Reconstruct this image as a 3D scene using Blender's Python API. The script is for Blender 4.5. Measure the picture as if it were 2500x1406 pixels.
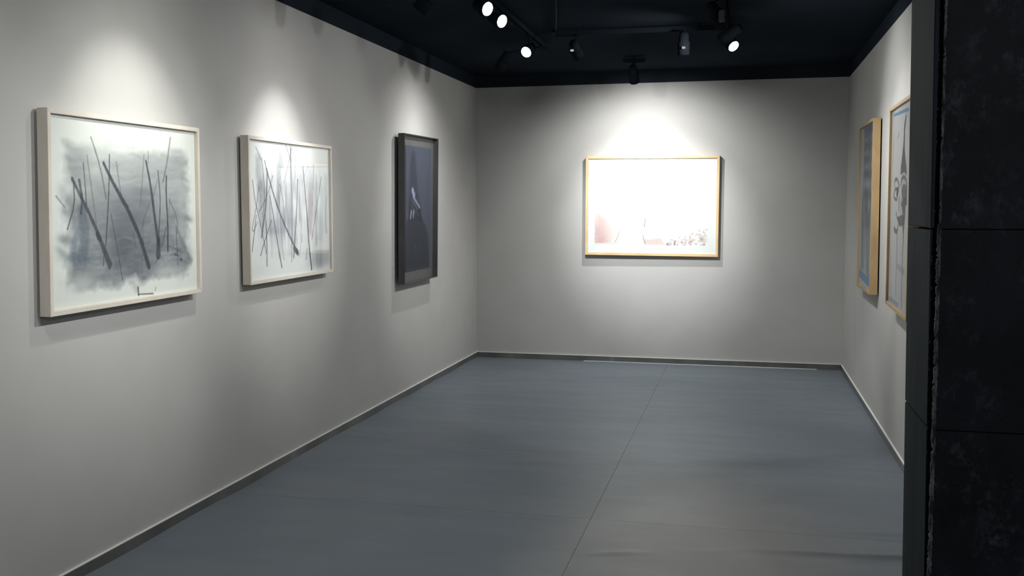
import bpy, bmesh, math, random
import numpy as np
from mathutils import Vector, Matrix

for o in list(bpy.data.objects):
    bpy.data.objects.remove(o)
S = bpy.context.scene
COL = S.collection

# ------------------------------------------------------------------ camera, world, exposure
cam_d = bpy.data.cameras.new('camera')
cam_d.sensor_fit = 'HORIZONTAL'
cam_d.sensor_width = 36.0
cam_d.lens = 2400.0 / 2500.0 * 36.0
cam_d.clip_start = 0.05
cam = bpy.data.objects.new('camera', cam_d)
COL.objects.link(cam)
_r = Vector((0.972898452, 0.231231798, -0.000676148))
_u = Vector((-0.0183594, 0.08016064, 0.99661287))
_f = Vector((-0.23050278, 0.9695907, -0.08223344))
M = Matrix.Identity(4)
for i in range(3):
    M[i][0] = _r[i]; M[i][1] = _u[i]; M[i][2] = -_f[i]
M[2][3] = 1.6
cam.matrix_world = M
S.camera = cam
S.view_settings.view_transform = 'Standard'
S.view_settings.look = 'None'
S.view_settings.gamma = 1.0
S.view_settings.use_curve_mapping = False
S.view_settings.exposure = 2.35

W = bpy.data.worlds.new('world')
S.world = W
W.use_nodes = True
W.node_tree.nodes['Background'].inputs[0].default_value = (0.75, 0.82, 1.0, 1)
W.node_tree.nodes['Background'].inputs[1].default_value = 0.004

# ------------------------------------------------------------------ beams of the track lamps
# (position of the lens, where it points, watts, half angle in degrees, softness of the edge, colour)
LX, RX, LZ = -1.56, -0.15, 2.78
XL, XR, D, HW, HC = -2.7786, 0.939, 10.06, 2.84, 2.965
WHITE = (1.0, 1.0, 0.985)
WARM = (1.0, 0.95, 0.88)
COOL = (0.95, 0.98, 1.0)
LAMPS = [
    # key, track, position, target, watts, half angle, softness, colour, spill (watts, half angle, softness)
    ('a', 'left',  (-1.84, 4.02, LZ), (XL, 4.05, 1.74), 12, 30, 1.0, (1.0, 1.0, 0.93), (2.2, 60, 1.0)),
    ('b', 'left',  (-1.84, 5.55, LZ), (XL, 5.53, 1.80), 15, 24, 1.0, (1.0, 0.985, 0.97), (2.2, 60, 1.0)),
    ('c', 'left',  (-1.53, 5.80, LZ), (0.94, 4.30, 1.66), 3.5, 26, 0.8, WARM, (7.5, 50, 0.2)),
    ('d', 'left',  (-1.54, 6.20, LZ), (0.94, 4.70, 1.66), 3.5, 26, 0.8, WARM, (3, 60, 1.0)),
    ('e', 'left',  (-1.66, 7.46, LZ), (-2.30, 5.30, 1.10), 3, 30, 1.0, WHITE, (4, 62, 1.0)),
    ('n', 'left',  (-2.00, 8.05, LZ), (XL, 8.05, 1.45), 4.5, 42, 1.0, WHITE, (6, 66, 1.0)),
    ('o', 'left',  (-1.75, 2.30, LZ), (XL, 2.40, 1.40), 7, 34, 1.0, WHITE, (5, 66, 1.0)),  # added unseen lamp, brightens near frame side and lower wall
    ('f', 'cross', (-1.28, 7.52, LZ), (-0.93, 10.05, 1.42), 64, 22, 1.0, COOL, (12, 37, 1.0)),
    ('g', 'cross', (-0.475, 7.52, LZ), (-0.55, 7.95, 0.0), 7, 37, 0.20, COOL, (5, 66, 1.0)),
    ('h', 'right', (-0.115, 7.55, LZ), (XR, 6.34, 1.5), 15, 34, 1.0, WHITE, (6, 66, 1.0)),
    ('i', 'right', (-0.19, 6.40, LZ), (XR, 7.75, 1.3), 19, 30, 1.0, WHITE, (8, 66, 1.0)),
    ('j', 'right', (-0.15, 5.45, LZ), (XL, 5.60, 1.50), 30, 21, 1.0, WHITE, (5, 60, 1.0)),
    ('k', 'right', (-0.15, 4.05, LZ), (XL, 4.05, 1.50), 30, 23, 1.0, (0.98, 0.99, 1.0), (5, 60, 1.0)),
    ('l', 'far',   (-1.02, 9.10, LZ), (-0.93, D, 1.40), 10, 40, 1.0, WHITE, (19, 72, 1.0)),
    ('m', 'right', (-0.15, 7.10, LZ), (XL, 8.30, 1.35), 30, 25, 1.0, (1.0, 0.985, 0.98), (8, 66, 1.0)),
    ('p', 'right', (-0.15, 2.85, LZ), (XL, 2.60, 1.4), 14, 26, 1.0, WHITE, (5, 60, 1.0)),  # added unseen lamp, its spill fills the near floor
    ('q', 'right', (-0.15, 3.45, LZ), (-0.16, 3.50, 0.0), 3.2, 35.5, 0.10, COOL, (1, 60, 1.0)),  # added unseen downlight, draws a pool edge on the floor
    ('r', 'right', (-0.15, 5.00, LZ), (-0.16, 5.05, 0.0), 3.2, 35.5, 0.10, COOL, (1, 60, 1.0)),  # added like the nearer downlight, for the next floor pool
]
HALL_FILL = [((1.6, -1.2, 2.85), (1.0, 3.2, 0.6), 32, 60, 1.0, (0.85, 0.92, 1.0))]

# ------------------------------------------------------------------ helpers
def mat(name, build=None, base=(0.5, 0.5, 0.5), rough=0.6, metal=0.0, spec=0.5):
    m = bpy.data.materials.new(name)
    m.use_nodes = True
    nt = m.node_tree
    b = nt.nodes['Principled BSDF']
    b.inputs['Base Color'].default_value = (*base, 1)
    b.inputs['Roughness'].default_value = rough
    b.inputs['Metallic'].default_value = metal
    b.inputs['Specular IOR Level'].default_value = spec
    if build:
        build(nt, b)
    return m

def nd(nt, t, **kw):
    n = nt.nodes.new(t)
    for k, v in kw.items():
        setattr(n, k, v)
    return n

def objcoord(nt, scale=(1, 1, 1)):
    g = nd(nt, 'ShaderNodeNewGeometry')
    mp = nd(nt, 'ShaderNodeMapping')
    mp.inputs['Scale'].default_value = scale
    nt.links.new(g.outputs['Position'], mp.inputs['Vector'])
    return mp.outputs['Vector']

def noise(nt, vec, scale, detail=3, rough=0.55):
    n = nd(nt, 'ShaderNodeTexNoise')
    n.inputs['Scale'].default_value = scale
    n.inputs['Detail'].default_value = detail
    n.inputs['Roughness'].default_value = rough
    nt.links.new(vec, n.inputs['Vector'])
    return n.outputs['Fac']

def ramp(nt, fac, stops):
    r = nd(nt, 'ShaderNodeValToRGB')
    e = r.color_ramp.elements
    while len(e) < len(stops):
        e.new(0.5)
    for i, (p, c) in enumerate(stops):
        e[i].position = p
        e[i].color = (*c, 1)
    nt.links.new(fac, r.inputs['Fac'])
    return r.outputs['Color']

def bump(nt, b, fac, strength, dist):
    n = nd(nt, 'ShaderNodeBump')
    n.inputs['Strength'].default_value = strength
    n.inputs['Distance'].default_value = dist
    nt.links.new(fac, n.inputs['Height'])
    nt.links.new(n.outputs['Normal'], b.inputs['Normal'])

def mix(nt, fac, a, c):
    n = nd(nt, 'ShaderNodeMix', data_type='RGBA')
    nt.links.new(fac, n.inputs['Factor'])
    for s, v in ((n.inputs[6], a), (n.inputs[7], c)):
        if isinstance(v, tuple):
            s.default_value = (*v, 1)
        else:
            nt.links.new(v, s)
    return n.outputs[2]

def link(name, bm, m, parent=None, loc=None):
    me = bpy.data.meshes.new(name)
    bm.normal_update()
    bm.to_mesh(me)
    bm.free()
    me.materials.append(m)
    o = bpy.data.objects.new(name, me)
    COL.objects.link(o)
    if parent:
        o.parent = parent
    if loc:
        o.location = loc
    return o

def struct(name, bm, m):
    o = link(name, bm, m)
    o['kind'] = 'structure'
    return o

def empty(name, loc, label, cat, group=None):
    o = bpy.data.objects.new(name, None)
    COL.objects.link(o)
    o.location = loc
    o.empty_display_size = 0.05
    o['label'] = label
    o['category'] = cat
    if group:
        o['group'] = group
    return o

def add_box(bm, x0, x1, y0, y1, z0, z1):
    v = [bm.verts.new((x, y, z)) for z in (z0, z1) for y in (y0, y1) for x in (x0, x1)]
    for f in ((0, 2, 3, 1), (4, 5, 7, 6), (0, 1, 5, 4), (2, 6, 7, 3), (0, 4, 6, 2), (1, 3, 7, 5)):
        bm.faces.new([v[i] for i in f])
    return v

def box(x0, x1, y0, y1, z0, z1, bev=0.0):
    bm = bmesh.new()
    add_box(bm, x0, x1, y0, y1, z0, z1)
    if bev:
        bmesh.ops.bevel(bm, geom=bm.edges[:], offset=bev, segments=2, affect='EDGES')
    return bm

def hexa(pts, bev=0.0):
    """8 points: bottom ring 0-3, top ring 4-7."""
    bm = bmesh.new()
    v = [bm.verts.new(p) for p in pts]
    for f in ((0, 3, 2, 1), (4, 5, 6, 7), (0, 1, 5, 4), (1, 2, 6, 5), (2, 3, 7, 6), (3, 0, 4, 7)):
        bm.faces.new([v[i] for i in f])
    bmesh.ops.recalc_face_normals(bm, faces=bm.faces[:])
    if bev:
        bmesh.ops.bevel(bm, geom=bm.edges[:], offset=bev, segments=2, affect='EDGES')
    return bm

def lathe(prof, seg=28):
    """profile of (r, h) about local z."""
    bm = bmesh.new()
    rings = []
    for r, h in prof:
        if r < 1e-6:
            rings.append([bm.verts.new((0, 0, h))])
        else:
            rings.append([bm.verts.new((r * math.cos(2 * math.pi * k / seg), r * math.sin(2 * math.pi * k / seg), h)) for k in range(seg)])
    for a, b in zip(rings, rings[1:]):
        for k in range(seg):
            q = []
            for v in (a[k % len(a)], a[(k + 1) % len(a)], b[(k + 1) % len(b)], b[k % len(b)]):
                if v not in q:
                    q.append(v)
            if len(q) > 2:
                bm.faces.new(q)
    bmesh.ops.recalc_face_normals(bm, faces=bm.faces[:])
    for f in bm.faces:
        f.smooth = True
    return bm

def tube(p, q, r, seg=10, bm=None):
    bm = bm or bmesh.new()
    p, q = Vector(p), Vector(q)
    d = (q - p).normalized()
    a = d.orthogonal().normalized()
    b = d.cross(a)
    A = [bm.verts.new(p + r * (math.cos(t) * a + math.sin(t) * b)) for t in [2 * math.pi * k / seg for k in range(seg)]]
    B = [bm.verts.new(q + r * (math.cos(t) * a + math.sin(t) * b)) for t in [2 * math.pi * k / seg for k in range(seg)]]
    for k in range(seg):
        bm.faces.new((A[k], A[(k + 1) % seg], B[(k + 1) % seg], B[k]))
    bm.faces.new(A[::-1]); bm.faces.new(B)
    return bm

# ------------------------------------------------------------------ materials
def wall_b(nt, b):
    v = objcoord(nt)
    c = ramp(nt, noise(nt, v, 2.2, 3), [(0.3, (0.455, 0.447, 0.428)), (0.7, (0.485, 0.480, 0.462))])
    nt.links.new(c, b.inputs['Base Color'])
    bump(nt, b, noise(nt, v, 260, 2), 0.25, 0.0008)
M_wall = mat('grey_wall_paint', wall_b, rough=0.85, spec=0.25)

def black_b(nt, b):
    v = objcoord(nt)
    c = ramp(nt, noise(nt, v, 1.6, 5), [(0.35, (0.0165, 0.0215, 0.0275)), (0.75, (0.0215, 0.0280, 0.0360))])
    nt.links.new(c, b.inputs['Base Color'])
    bump(nt, b, noise(nt, v, 60, 3), 0.3, 0.002)
M_black = mat('black_ceiling_paint', black_b, rough=1.0, spec=0.0)
def band_b(nt, b):  # ceiling black made lighter to offset the shade on the band
    c = ramp(nt, noise(nt, objcoord(nt), 1.6, 5), [(0.35, (0.0195, 0.0255, 0.0330)), (0.75, (0.0245, 0.0320, 0.0420))])
    nt.links.new(c, b.inputs['Base Color'])
M_band = mat('black_band_lifted_for_shade', band_b, rough=1.0, spec=0.0)

def floor_b(nt, b):
    v = objcoord(nt)
    vs = objcoord(nt, (0.6, 2.4, 1))
    n1 = noise(nt, vs, 1.1, 6, 0.65)
    c = ramp(nt, n1, [(0.3, (0.142, 0.174, 0.204)), (0.52, (0.162, 0.191, 0.222)), (0.72, (0.184, 0.206, 0.228))])
    sp = nd(nt, 'ShaderNodeSeparateXYZ')
    nt.links.new(v, sp.inputs[0])
    # warm pool of lamp light, painted into the vinyl colour
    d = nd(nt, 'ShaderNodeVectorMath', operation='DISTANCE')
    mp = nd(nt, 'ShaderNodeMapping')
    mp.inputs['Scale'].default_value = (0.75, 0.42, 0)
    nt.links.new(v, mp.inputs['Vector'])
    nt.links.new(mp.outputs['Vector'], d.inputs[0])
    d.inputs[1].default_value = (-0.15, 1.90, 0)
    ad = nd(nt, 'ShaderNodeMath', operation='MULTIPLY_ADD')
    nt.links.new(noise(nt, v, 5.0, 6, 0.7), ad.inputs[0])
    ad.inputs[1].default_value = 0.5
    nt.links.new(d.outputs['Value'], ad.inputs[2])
    wear_and_pool = ramp(nt, ad.outputs[0], [(0.45, (0.75, 0.75, 0.75)), (0.95, (0, 0, 0))])
    c2 = mix(nt, wear_and_pool, c, (0.235, 0.222, 0.205))
    # fine scuffs
    sc = ramp(nt, noise(nt, objcoord(nt, (1.2, 6, 1)), 9, 8, 0.75), [(0.56, (0, 0, 0)), (0.76, (0.45, 0.45, 0.45))])
    c3 = mix(nt, sc, c2, (0.26, 0.27, 0.27))
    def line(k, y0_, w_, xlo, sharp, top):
        # shading of a fold, painted dark into the vinyl: y = y0 + k (x - 0.2)
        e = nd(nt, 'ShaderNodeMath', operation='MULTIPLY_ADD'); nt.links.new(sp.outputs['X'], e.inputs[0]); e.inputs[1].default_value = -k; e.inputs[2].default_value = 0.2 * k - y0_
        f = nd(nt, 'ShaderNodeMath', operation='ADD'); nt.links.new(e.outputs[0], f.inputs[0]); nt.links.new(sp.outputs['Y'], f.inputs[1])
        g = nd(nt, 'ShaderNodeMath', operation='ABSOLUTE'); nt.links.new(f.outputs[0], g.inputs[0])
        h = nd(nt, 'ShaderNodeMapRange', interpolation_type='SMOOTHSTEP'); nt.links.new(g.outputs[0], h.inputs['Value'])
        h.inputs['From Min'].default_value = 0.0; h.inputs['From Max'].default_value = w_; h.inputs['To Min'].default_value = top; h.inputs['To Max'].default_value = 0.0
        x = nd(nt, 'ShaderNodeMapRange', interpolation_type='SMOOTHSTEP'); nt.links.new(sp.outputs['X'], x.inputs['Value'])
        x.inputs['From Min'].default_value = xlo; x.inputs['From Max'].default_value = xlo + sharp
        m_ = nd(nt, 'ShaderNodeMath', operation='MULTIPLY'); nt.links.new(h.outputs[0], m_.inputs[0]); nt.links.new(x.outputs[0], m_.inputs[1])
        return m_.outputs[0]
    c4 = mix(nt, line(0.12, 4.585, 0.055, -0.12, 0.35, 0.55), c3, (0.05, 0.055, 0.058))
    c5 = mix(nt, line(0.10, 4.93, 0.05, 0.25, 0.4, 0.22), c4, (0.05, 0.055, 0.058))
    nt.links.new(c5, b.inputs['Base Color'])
    r = nd(nt, 'ShaderNodeMapRange')
    nt.links.new(noise(nt, vs, 3.0, 4), r.inputs['Value'])
    r.inputs['To Min'].default_value = 0.30
    r.inputs['To Max'].default_value = 0.50
    nt.links.new(r.outputs[0], b.inputs['Roughness'])
    bump(nt, b, noise(nt, v, 40, 3), 0.10, 0.002)
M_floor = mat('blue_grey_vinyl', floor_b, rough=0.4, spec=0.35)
M_slab = mat('floor_slab_dark', base=(0.03, 0.033, 0.035), rough=0.9)

def skirt_b(nt, b):
    n = noise(nt, objcoord(nt, (1, 1, 0.2)), 2.6, 3)
    c = ramp(nt, n, [(0.35, (0.16, 0.16, 0.145)), (0.6, (0.22, 0.22, 0.205)), (0.72, (0.36, 0.36, 0.34))])
    nt.links.new(c, b.inputs['Base Color'])
M_skirt = mat('brushed_steel_skirting', skirt_b, rough=0.32, metal=0.55)
M_bead = mat('white_sealant', base=(0.80, 0.80, 0.77), rough=0.6)
M_can = mat('black_lamp_housing', base=(0.0110, 0.0145, 0.0185), rough=1.0, spec=0.0)
M_track = mat('black_track_aluminium', base=(0.0130, 0.0170, 0.0215), rough=1.0, spec=0.0)
M_greyclip = mat('grey_lamp_bracket', base=(0.13, 0.13, 0.135), rough=0.4)

def wood(name, c0, c1, axis_scale, rough=0.5, sc=14):
    def f(nt, b):
        v = objcoord(nt, axis_scale)
        c = ramp(nt, noise(nt, v, sc, 5, 0.6), [(0.3, c0), (0.7, c1)])
        nt.links.new(c, b.inputs['Base Color'])
    return mat(name, f, rough=rough)
M_cream = wood('limed_wood', (0.60, 0.545, 0.46), (0.70, 0.65, 0.57), (1, 0.3, 0.3))
M_oak = wood('light_oak', (0.58, 0.40, 0.20), (0.72, 0.53, 0.30), (0.3, 0.3, 0.3))
M_oak2 = wood('honey_oak', (0.36, 0.24, 0.11), (0.45, 0.315, 0.16), (1, 0.3, 0.3))
M_steel = wood('dark_pewter_frame', (0.050, 0.051, 0.050), (0.075, 0.077, 0.076), (1, 1, 0.3), rough=0.42)
M_inner = wood('pewter_tray', (0.075, 0.078, 0.075), (0.095, 0.098, 0.094), (1, 1, 0.3), rough=0.5)
M_back = mat('mdf_backing', base=(0.30, 0.22, 0.14), rough=0.8)

def glass_material():
    m = bpy.data.materials.new('picture_glass')
    m.use_nodes = True
    nt = m.node_tree
    nt.nodes.clear()
    out = nd(nt, 'ShaderNodeOutputMaterial')
    tr = nd(nt, 'ShaderNodeBsdfTransparent')
    tr.inputs[0].default_value = (0.985, 0.99, 0.985, 1)
    gl = nd(nt, 'ShaderNodeBsdfGlossy')
    gl.inputs['Roughness'].default_value = 0.02
    lw = nd(nt, 'ShaderNodeLayerWeight')
    pw = nd(nt, 'ShaderNodeMath', operation='POWER')
    nt.links.new(lw.outputs['Facing'], pw.inputs[0])
    pw.inputs[1].default_value = 5.0
    fr = nd(nt, 'ShaderNodeMath', operation='MULTIPLY_ADD')
    nt.links.new(pw.outputs[0], fr.inputs[0])
    fr.inputs[1].default_value = 0.5
    fr.inputs[2].default_value = 0.02
    mx = nd(nt, 'ShaderNodeMixShader')
    nt.links.new(fr.outputs[0], mx.inputs[0])
    nt.links.new(tr.outputs[0], mx.inputs[1])
    nt.links.new(gl.outputs[0], mx.inputs[2])
    nt.links.new(mx.outputs[0], out.inputs[0])
    return m
M_glass = glass_material()

def panel_b(nt, b, dark=(0.0065, 0.0085, 0.0105), mid=(0.018, 0.0215, 0.026), wear_and_pool=(0.21, 0.22, 0.235), lo=0.50, hi=0.78, st=(2.2, 2.2, 1.6), vst=(1.2, 1.2, 0.9)):
    v = objcoord(nt, st)
    c = ramp(nt, noise(nt, v, 2.2, 6, 0.7), [(0.35, dark), (0.72, mid)])
    w = ramp(nt, noise(nt, v, 4.5, 9, 0.78), [(lo, (0, 0, 0)), (hi, (1, 1, 1))])
    g = ramp(nt, noise(nt, objcoord(nt, vst), 5, 5, 0.6), [(0.42, (0, 0, 0)), (0.68, (0.8, 0.8, 0.8))])
    mm = nd(nt, 'ShaderNodeMath', operation='MULTIPLY')
    nt.links.new(w, mm.inputs[0])
    nt.links.new(g, mm.inputs[1])
    c2 = mix(nt, mm.outputs[0], c, wear_and_pool)
    nt.links.new(c2, b.inputs['Base Color'])
    bump(nt, b, noise(nt, v, 30, 5, 0.7), 0.5, 0.002)
M_panel = mat('scuffed_black_panel', panel_b, rough=0.6, spec=0.15)
M_side = mat('charcoal_board_edge', lambda nt, b: panel_b(nt, b, (0.024, 0.032, 0.037), (0.042, 0.051, 0.057), (0.11, 0.12, 0.122), 0.5, 0.8, (3, 3, 0.5), (9, 9, 0.7)), rough=0.8, spec=0.08)
M_core = mat('panel_core_black', base=(0.004, 0.004, 0.005), rough=0.9, spec=0.1)
def chip_b(nt, b):
    c = ramp(nt, noise(nt, objcoord(nt, (3, 3, 1)), 14, 7, 0.75), [(0.42, (0.012, 0.012, 0.013)), (0.56, (0.13, 0.13, 0.125)), (0.75, (0.24, 0.235, 0.22))])
    nt.links.new(c, b.inputs['Base Color'])
M_chip = mat('chipped_board_edge', chip_b, rough=0.9)

def emis(name, col, s):
    m = bpy.data.materials.new(name)
    m.use_nodes = True
    nt = m.node_tree
    nt.nodes.clear()
    out = nd(nt, 'ShaderNodeOutputMaterial')
    e = nd(nt, 'ShaderNodeEmission')
    e.inputs[0].default_value = (*col, 1)
    e.inputs[1].default_value = s
    nt.links.new(e.outputs[0], out.inputs[0])
    return m
M_bulb = emis('lit_lamp_lens', (0.95, 0.98, 1.0), 4.0)
M_glow = emis('lamp_driver_vent_glow', (0.85, 0.92, 1.0), 0.09)

# ------------------------------------------------------------------ the room
Y0 = -3.5          # back of the dark hall behind the camera
RXH = 4.2          # far side of the hall
XRN = XR + 0.033   # the right wall runs very slightly out of parallel
def wall_prism(pts, z0, z1):
    """pts: four plan corners."""
    return hexa([(x, y, z0) for x, y in pts] + [(x, y, z1) for x, y in pts])

struct('wall_left', box(XL - 0.12, XL, Y0, D + 0.12, 0, HW), M_wall)
struct('wall_back', wall_prism([(XL, D), (XR + 0.1, D - 0.028), (XR + 0.1, D + 0.12), (XL, D + 0.12)], 0, HW), M_wall)
struct('wall_right', wall_prism([(XR, D - 0.03), (XRN, 3.0), (XRN + 0.12, 3.0), (XR + 0.12, D - 0.03)], 0, HW), M_wall)
# black upper band of the walls, up to the ceiling
struct('trim_1', box(XL - 0.12, XL - 0.004, Y0, D + 0.12, HW, HC), M_band)
struct('trim_2', wall_prism([(XL - 0.004, D + 0.004), (XR + 0.1, D - 0.024), (XR + 0.1, D + 0.12), (XL - 0.004, D + 0.12)], HW, HC), M_band)
struct('trim_3', wall_prism([(XR + 0.004, D - 0.03), (XRN + 0.004, 3.36), (XRN + 0.12, 3.36), (XR + 0.12, D - 0.03)], HW, HC), M_band)
struct('ceiling', box(XL - 0.12, RXH + 0.12, Y0 - 0.12, D + 0.12, HC, HC + 0.12), M_black)
struct('wall_hall_rear', box(XL, RXH, Y0 - 0.12, Y0, 0, HC), M_panel)
struct('wall_hall_right', box(RXH, RXH + 0.12, Y0, 3.36, 0, HC), M_panel)

# floor: dark slab with the vinyl sheets laid on it
floor = struct('floor', box(XL - 0.12, RXH + 0.12, Y0 - 0.12, D + 0.12, -0.15, -0.004), M_slab)
rng = np.random.RandomState(4)
def wob(t, seed):
    r = np.random.RandomState(seed)
    s = 0
    for k in range(5):
        s = s + r.uniform(-1, 1) * math.sin(t * (0.9 + 1.3 * k) + r.uniform(0, 6.3))
    return s
def sheet_h(x, y):
    h = 0.0
    # cove where the vinyl rides up to the skirting
    e = x - XL
    if e < 0.16:
        h += (0.004 + 0.0028 * wob(y, 3)) * (1 - e / 0.16) ** 2
    e = XR + 0.02 - x
    if 0 <= e < 0.16 and y > 3.4:
        h += (0.004 + 0.0028 * wob(y, 8)) * (1 - e / 0.16) ** 2
    # wrinkle across the near right of the vinyl
    yc = 4.60 + 0.12 * (x - 0.2) + 0.012 * math.sin(9 * x)
    a = 1 / (1 + math.exp(-(x + 0.05) * 9))
    h += 0.011 * a * math.exp(-((y - yc) / 0.05) ** 2)
    yc2 = 4.93 + 0.10 * (x - 0.2)
    h += 0.003 * (1 / (1 + math.exp(-(x - 0.25) * 8))) * math.exp(-((y - yc2) / 0.05) ** 2)
    # short crease near the seam
    d = (y - (4.36 + 0.35 * (x + 0.75)) )
    h += 0.006 * math.exp(-((x + 0.56) / 0.13) ** 2) * math.exp(-(d / 0.02) ** 2)
    # gentle slackness
    h += 0.0012 * (1 + math.sin(1.7 * y + 0.8 * x) * math.sin(1.1 * x - 0.6 * y + 1))
    h += 0.0004 * (1 + math.sin(9.5 * y + 1.1 * math.sin(2 * x)) * math.exp(-((y - 4.9) / 0.9) ** 2))
    return h
def sheet(x0, x1, y0, y1, dx, dy, gap=0.0009):
    x0 += gap; x1 -= gap; y0 += gap; y1 -= gap
    nx = max(1, int((x1 - x0) / dx)); ny = max(1, int((y1 - y0) / dy))
    bm = bmesh.new()
    T = [[bm.verts.new((x0 + (x1 - x0) * i / nx, y0 + (y1 - y0) * j / ny, max(0.0, sheet_h(x0 + (x1 - x0) * i / nx, y0 + (y1 - y0) * j / ny)))) for i in range(nx + 1)] for j in range(ny + 1)]
    for j in range(ny):
        for i in range(nx):
            f = bm.faces.new((T[j][i], T[j][i + 1], T[j + 1][i + 1], T[j + 1][i]))
            f.smooth = True
    ring = [T[0][i] for i in range(nx + 1)] + [T[j][nx] for j in range(1, ny + 1)] + [T[ny][i] for i in range(nx - 1, -1, -1)] + [T[j][0] for j in range(ny - 1, 0, -1)]
    low = [bm.verts.new((v.co.x, v.co.y, -0.004)) for v in ring]
    ring = [bm.verts.new(v.co) for v in ring]
    n = len(ring)
    for k in range(n):
        bm.faces.new((ring[k], low[k], low[(k + 1) % n], ring[(k + 1) % n]))
    return bm
SX = -0.75
rows = [(Y0, 3.3, 0.25), (3.3, 4.90, 0.02), (4.90, 6.20, 0.035), (6.20, D, 0.08)]
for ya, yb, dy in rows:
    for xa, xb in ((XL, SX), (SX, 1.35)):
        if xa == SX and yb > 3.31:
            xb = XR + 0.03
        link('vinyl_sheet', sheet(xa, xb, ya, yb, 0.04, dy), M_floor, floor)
link('vinyl_sheet', sheet(1.35, RXH, Y0, 3.3, 0.25, 0.25), M_floor, floor)
link('vinyl_sheet', sheet(XR + 0.03, RXH, 3.3, 3.36, 0.25, 0.25), M_floor, floor)

# skirting with its pale top edge
def skirting(name, plan, h=0.056, t=0.012):
    """plan: inner line start, end (on the wall), normal into the room."""
    (ax, ay), (bx, by), (nx, ny) = plan
    o = struct(name, wall_prism([(ax, ay), (bx, by), (bx + nx * t, by + ny * t), (ax + nx * t, ay + ny * t)], 0.0, h), M_skirt)
    link('top_edge', wall_prism([(ax, ay), (bx, by), (bx + nx * (t + 0.001), by + ny * (t + 0.001)), (ax + nx * (t + 0.001), ay + ny * (t + 0.001))], h, h + 0.004), M_bead, o)
    return o
skirting('baseboard_left', ((XL, Y0), (XL, D), (1, 0)))
bb = skirting('baseboard_back', ((XL + 0.013, D), (XR - 0.013, D - 0.028), (0, -1)))
skirting('baseboard_right', ((XR, D - 0.042), (XRN, 3.36), (-1, 0)))
bm = bmesh.new()
xx = -1.62
while xx < 0.55:
    L = random.Random(int(xx * 100)).uniform(0.10, 0.25)
    w = 0.004 + 0.004 * random.Random(int(xx * 77)).random()
    yb_ = D - 0.028 * (xx - XL) / (XR - XL) - 0.012
    add_box(bm, xx, xx + L, yb_ - w, yb_, 0.0, 0.006)
    xx += L
link('sealant_bead', bm, M_bead, bb)

# ------------------------------------------------------------------ dark partition at the near right
part = struct('wall_front', wall_prism([(0.540, 2.972), (0.552, 2.972), (0.552, 3.345), (0.540, 3.345)], 0, HC), M_core)
core2 = link('core_board', box(0.545, RXH, 2.975, 3.34, 0, HC), M_core, part)
def xe(z, base=0.5265, k=0.0145):
    return base - k * z
SE1, SE2 = 1.537, 0.972
for z0, z1 in ((0.0, SE2 - 0.002), (SE2 + 0.002, SE1 - 0.003), (SE1 + 0.003, HC)):
    b = hexa([(xe(z0), 2.962, z0), (xe(z0) + 0.03, 2.962, z0), (xe(z0) + 0.03, 3.36, z0), (xe(z0), 3.36, z0),
              (xe(z1), 2.962, z1), (xe(z1) + 0.03, 2.962, z1), (xe(z1) + 0.03, 3.36, z1), (xe(z1), 3.36, z1)], 0.0025)
    link('edge_board', b, M_side, part)
def fx(z):
    return 0.5225 + (0.508 - 0.523) / 2.1 * max(0, z - 0.9)
for z0, z1 in ((0.0, SE2 - 0.0015), (SE2 + 0.0015, SE1 - 0.0015), (SE1 + 0.0015, HC)):
    for x0, x1 in ((None, 1.40), (1.404, 2.62), (2.624, RXH)):
        a0 = fx(z0) + 0.006 if x0 is None else x0
        a1 = fx(z1) + 0.006 if x0 is None else x0
        b = hexa([(a0, 2.932, z0), (x1, 2.932, z0), (x1, 2.952, z0), (a0, 2.952, z0),
                  (a1, 2.932, z1), (x1, 2.932, z1), (x1, 2.952, z1), (a1, 2.952, z1)], 0.0015)
        link('front_board', b, M_panel, part)
# ragged broken edge of the front boards
r_ = random.Random(7)
bm = bmesh.new()
pl = pr = None
z = 0.0
while z < HC:
    wd = 0.0016 + 0.0014 * r_.random()
    if z < 1.55:
        wd += 0.0015 * r_.random() + 0.0035
    x0 = fx(z) + 0.006 - wd + r_.uniform(-0.001, 0.001)
    if r_.random() < 0.05:
        x0 += 0.004
    l = [bm.verts.new((x0, 2.930, z)), bm.verts.new((x0 + 0.001, 2.948, z))]
    q = [bm.verts.new((fx(z) + 0.0085 + r_.uniform(-0.0008, 0.002), 2.930, z)), bm.verts.new((fx(z) + 0.008, 2.948, z))]
    if pl:
        bm.faces.new((pl[0], pr[0], q[0], l[0]))
        bm.faces.new((pl[1], pl[0], l[0], l[1]))
        bm.faces.new((pr[0], pr[1], q[1], q[0]))
        bm.faces.new((pl[1], l[1], q[1], pr[1]))
    pl, pr = l, q
    z += 0.006
link('chipped_edge', bm, M_chip, part)

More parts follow.
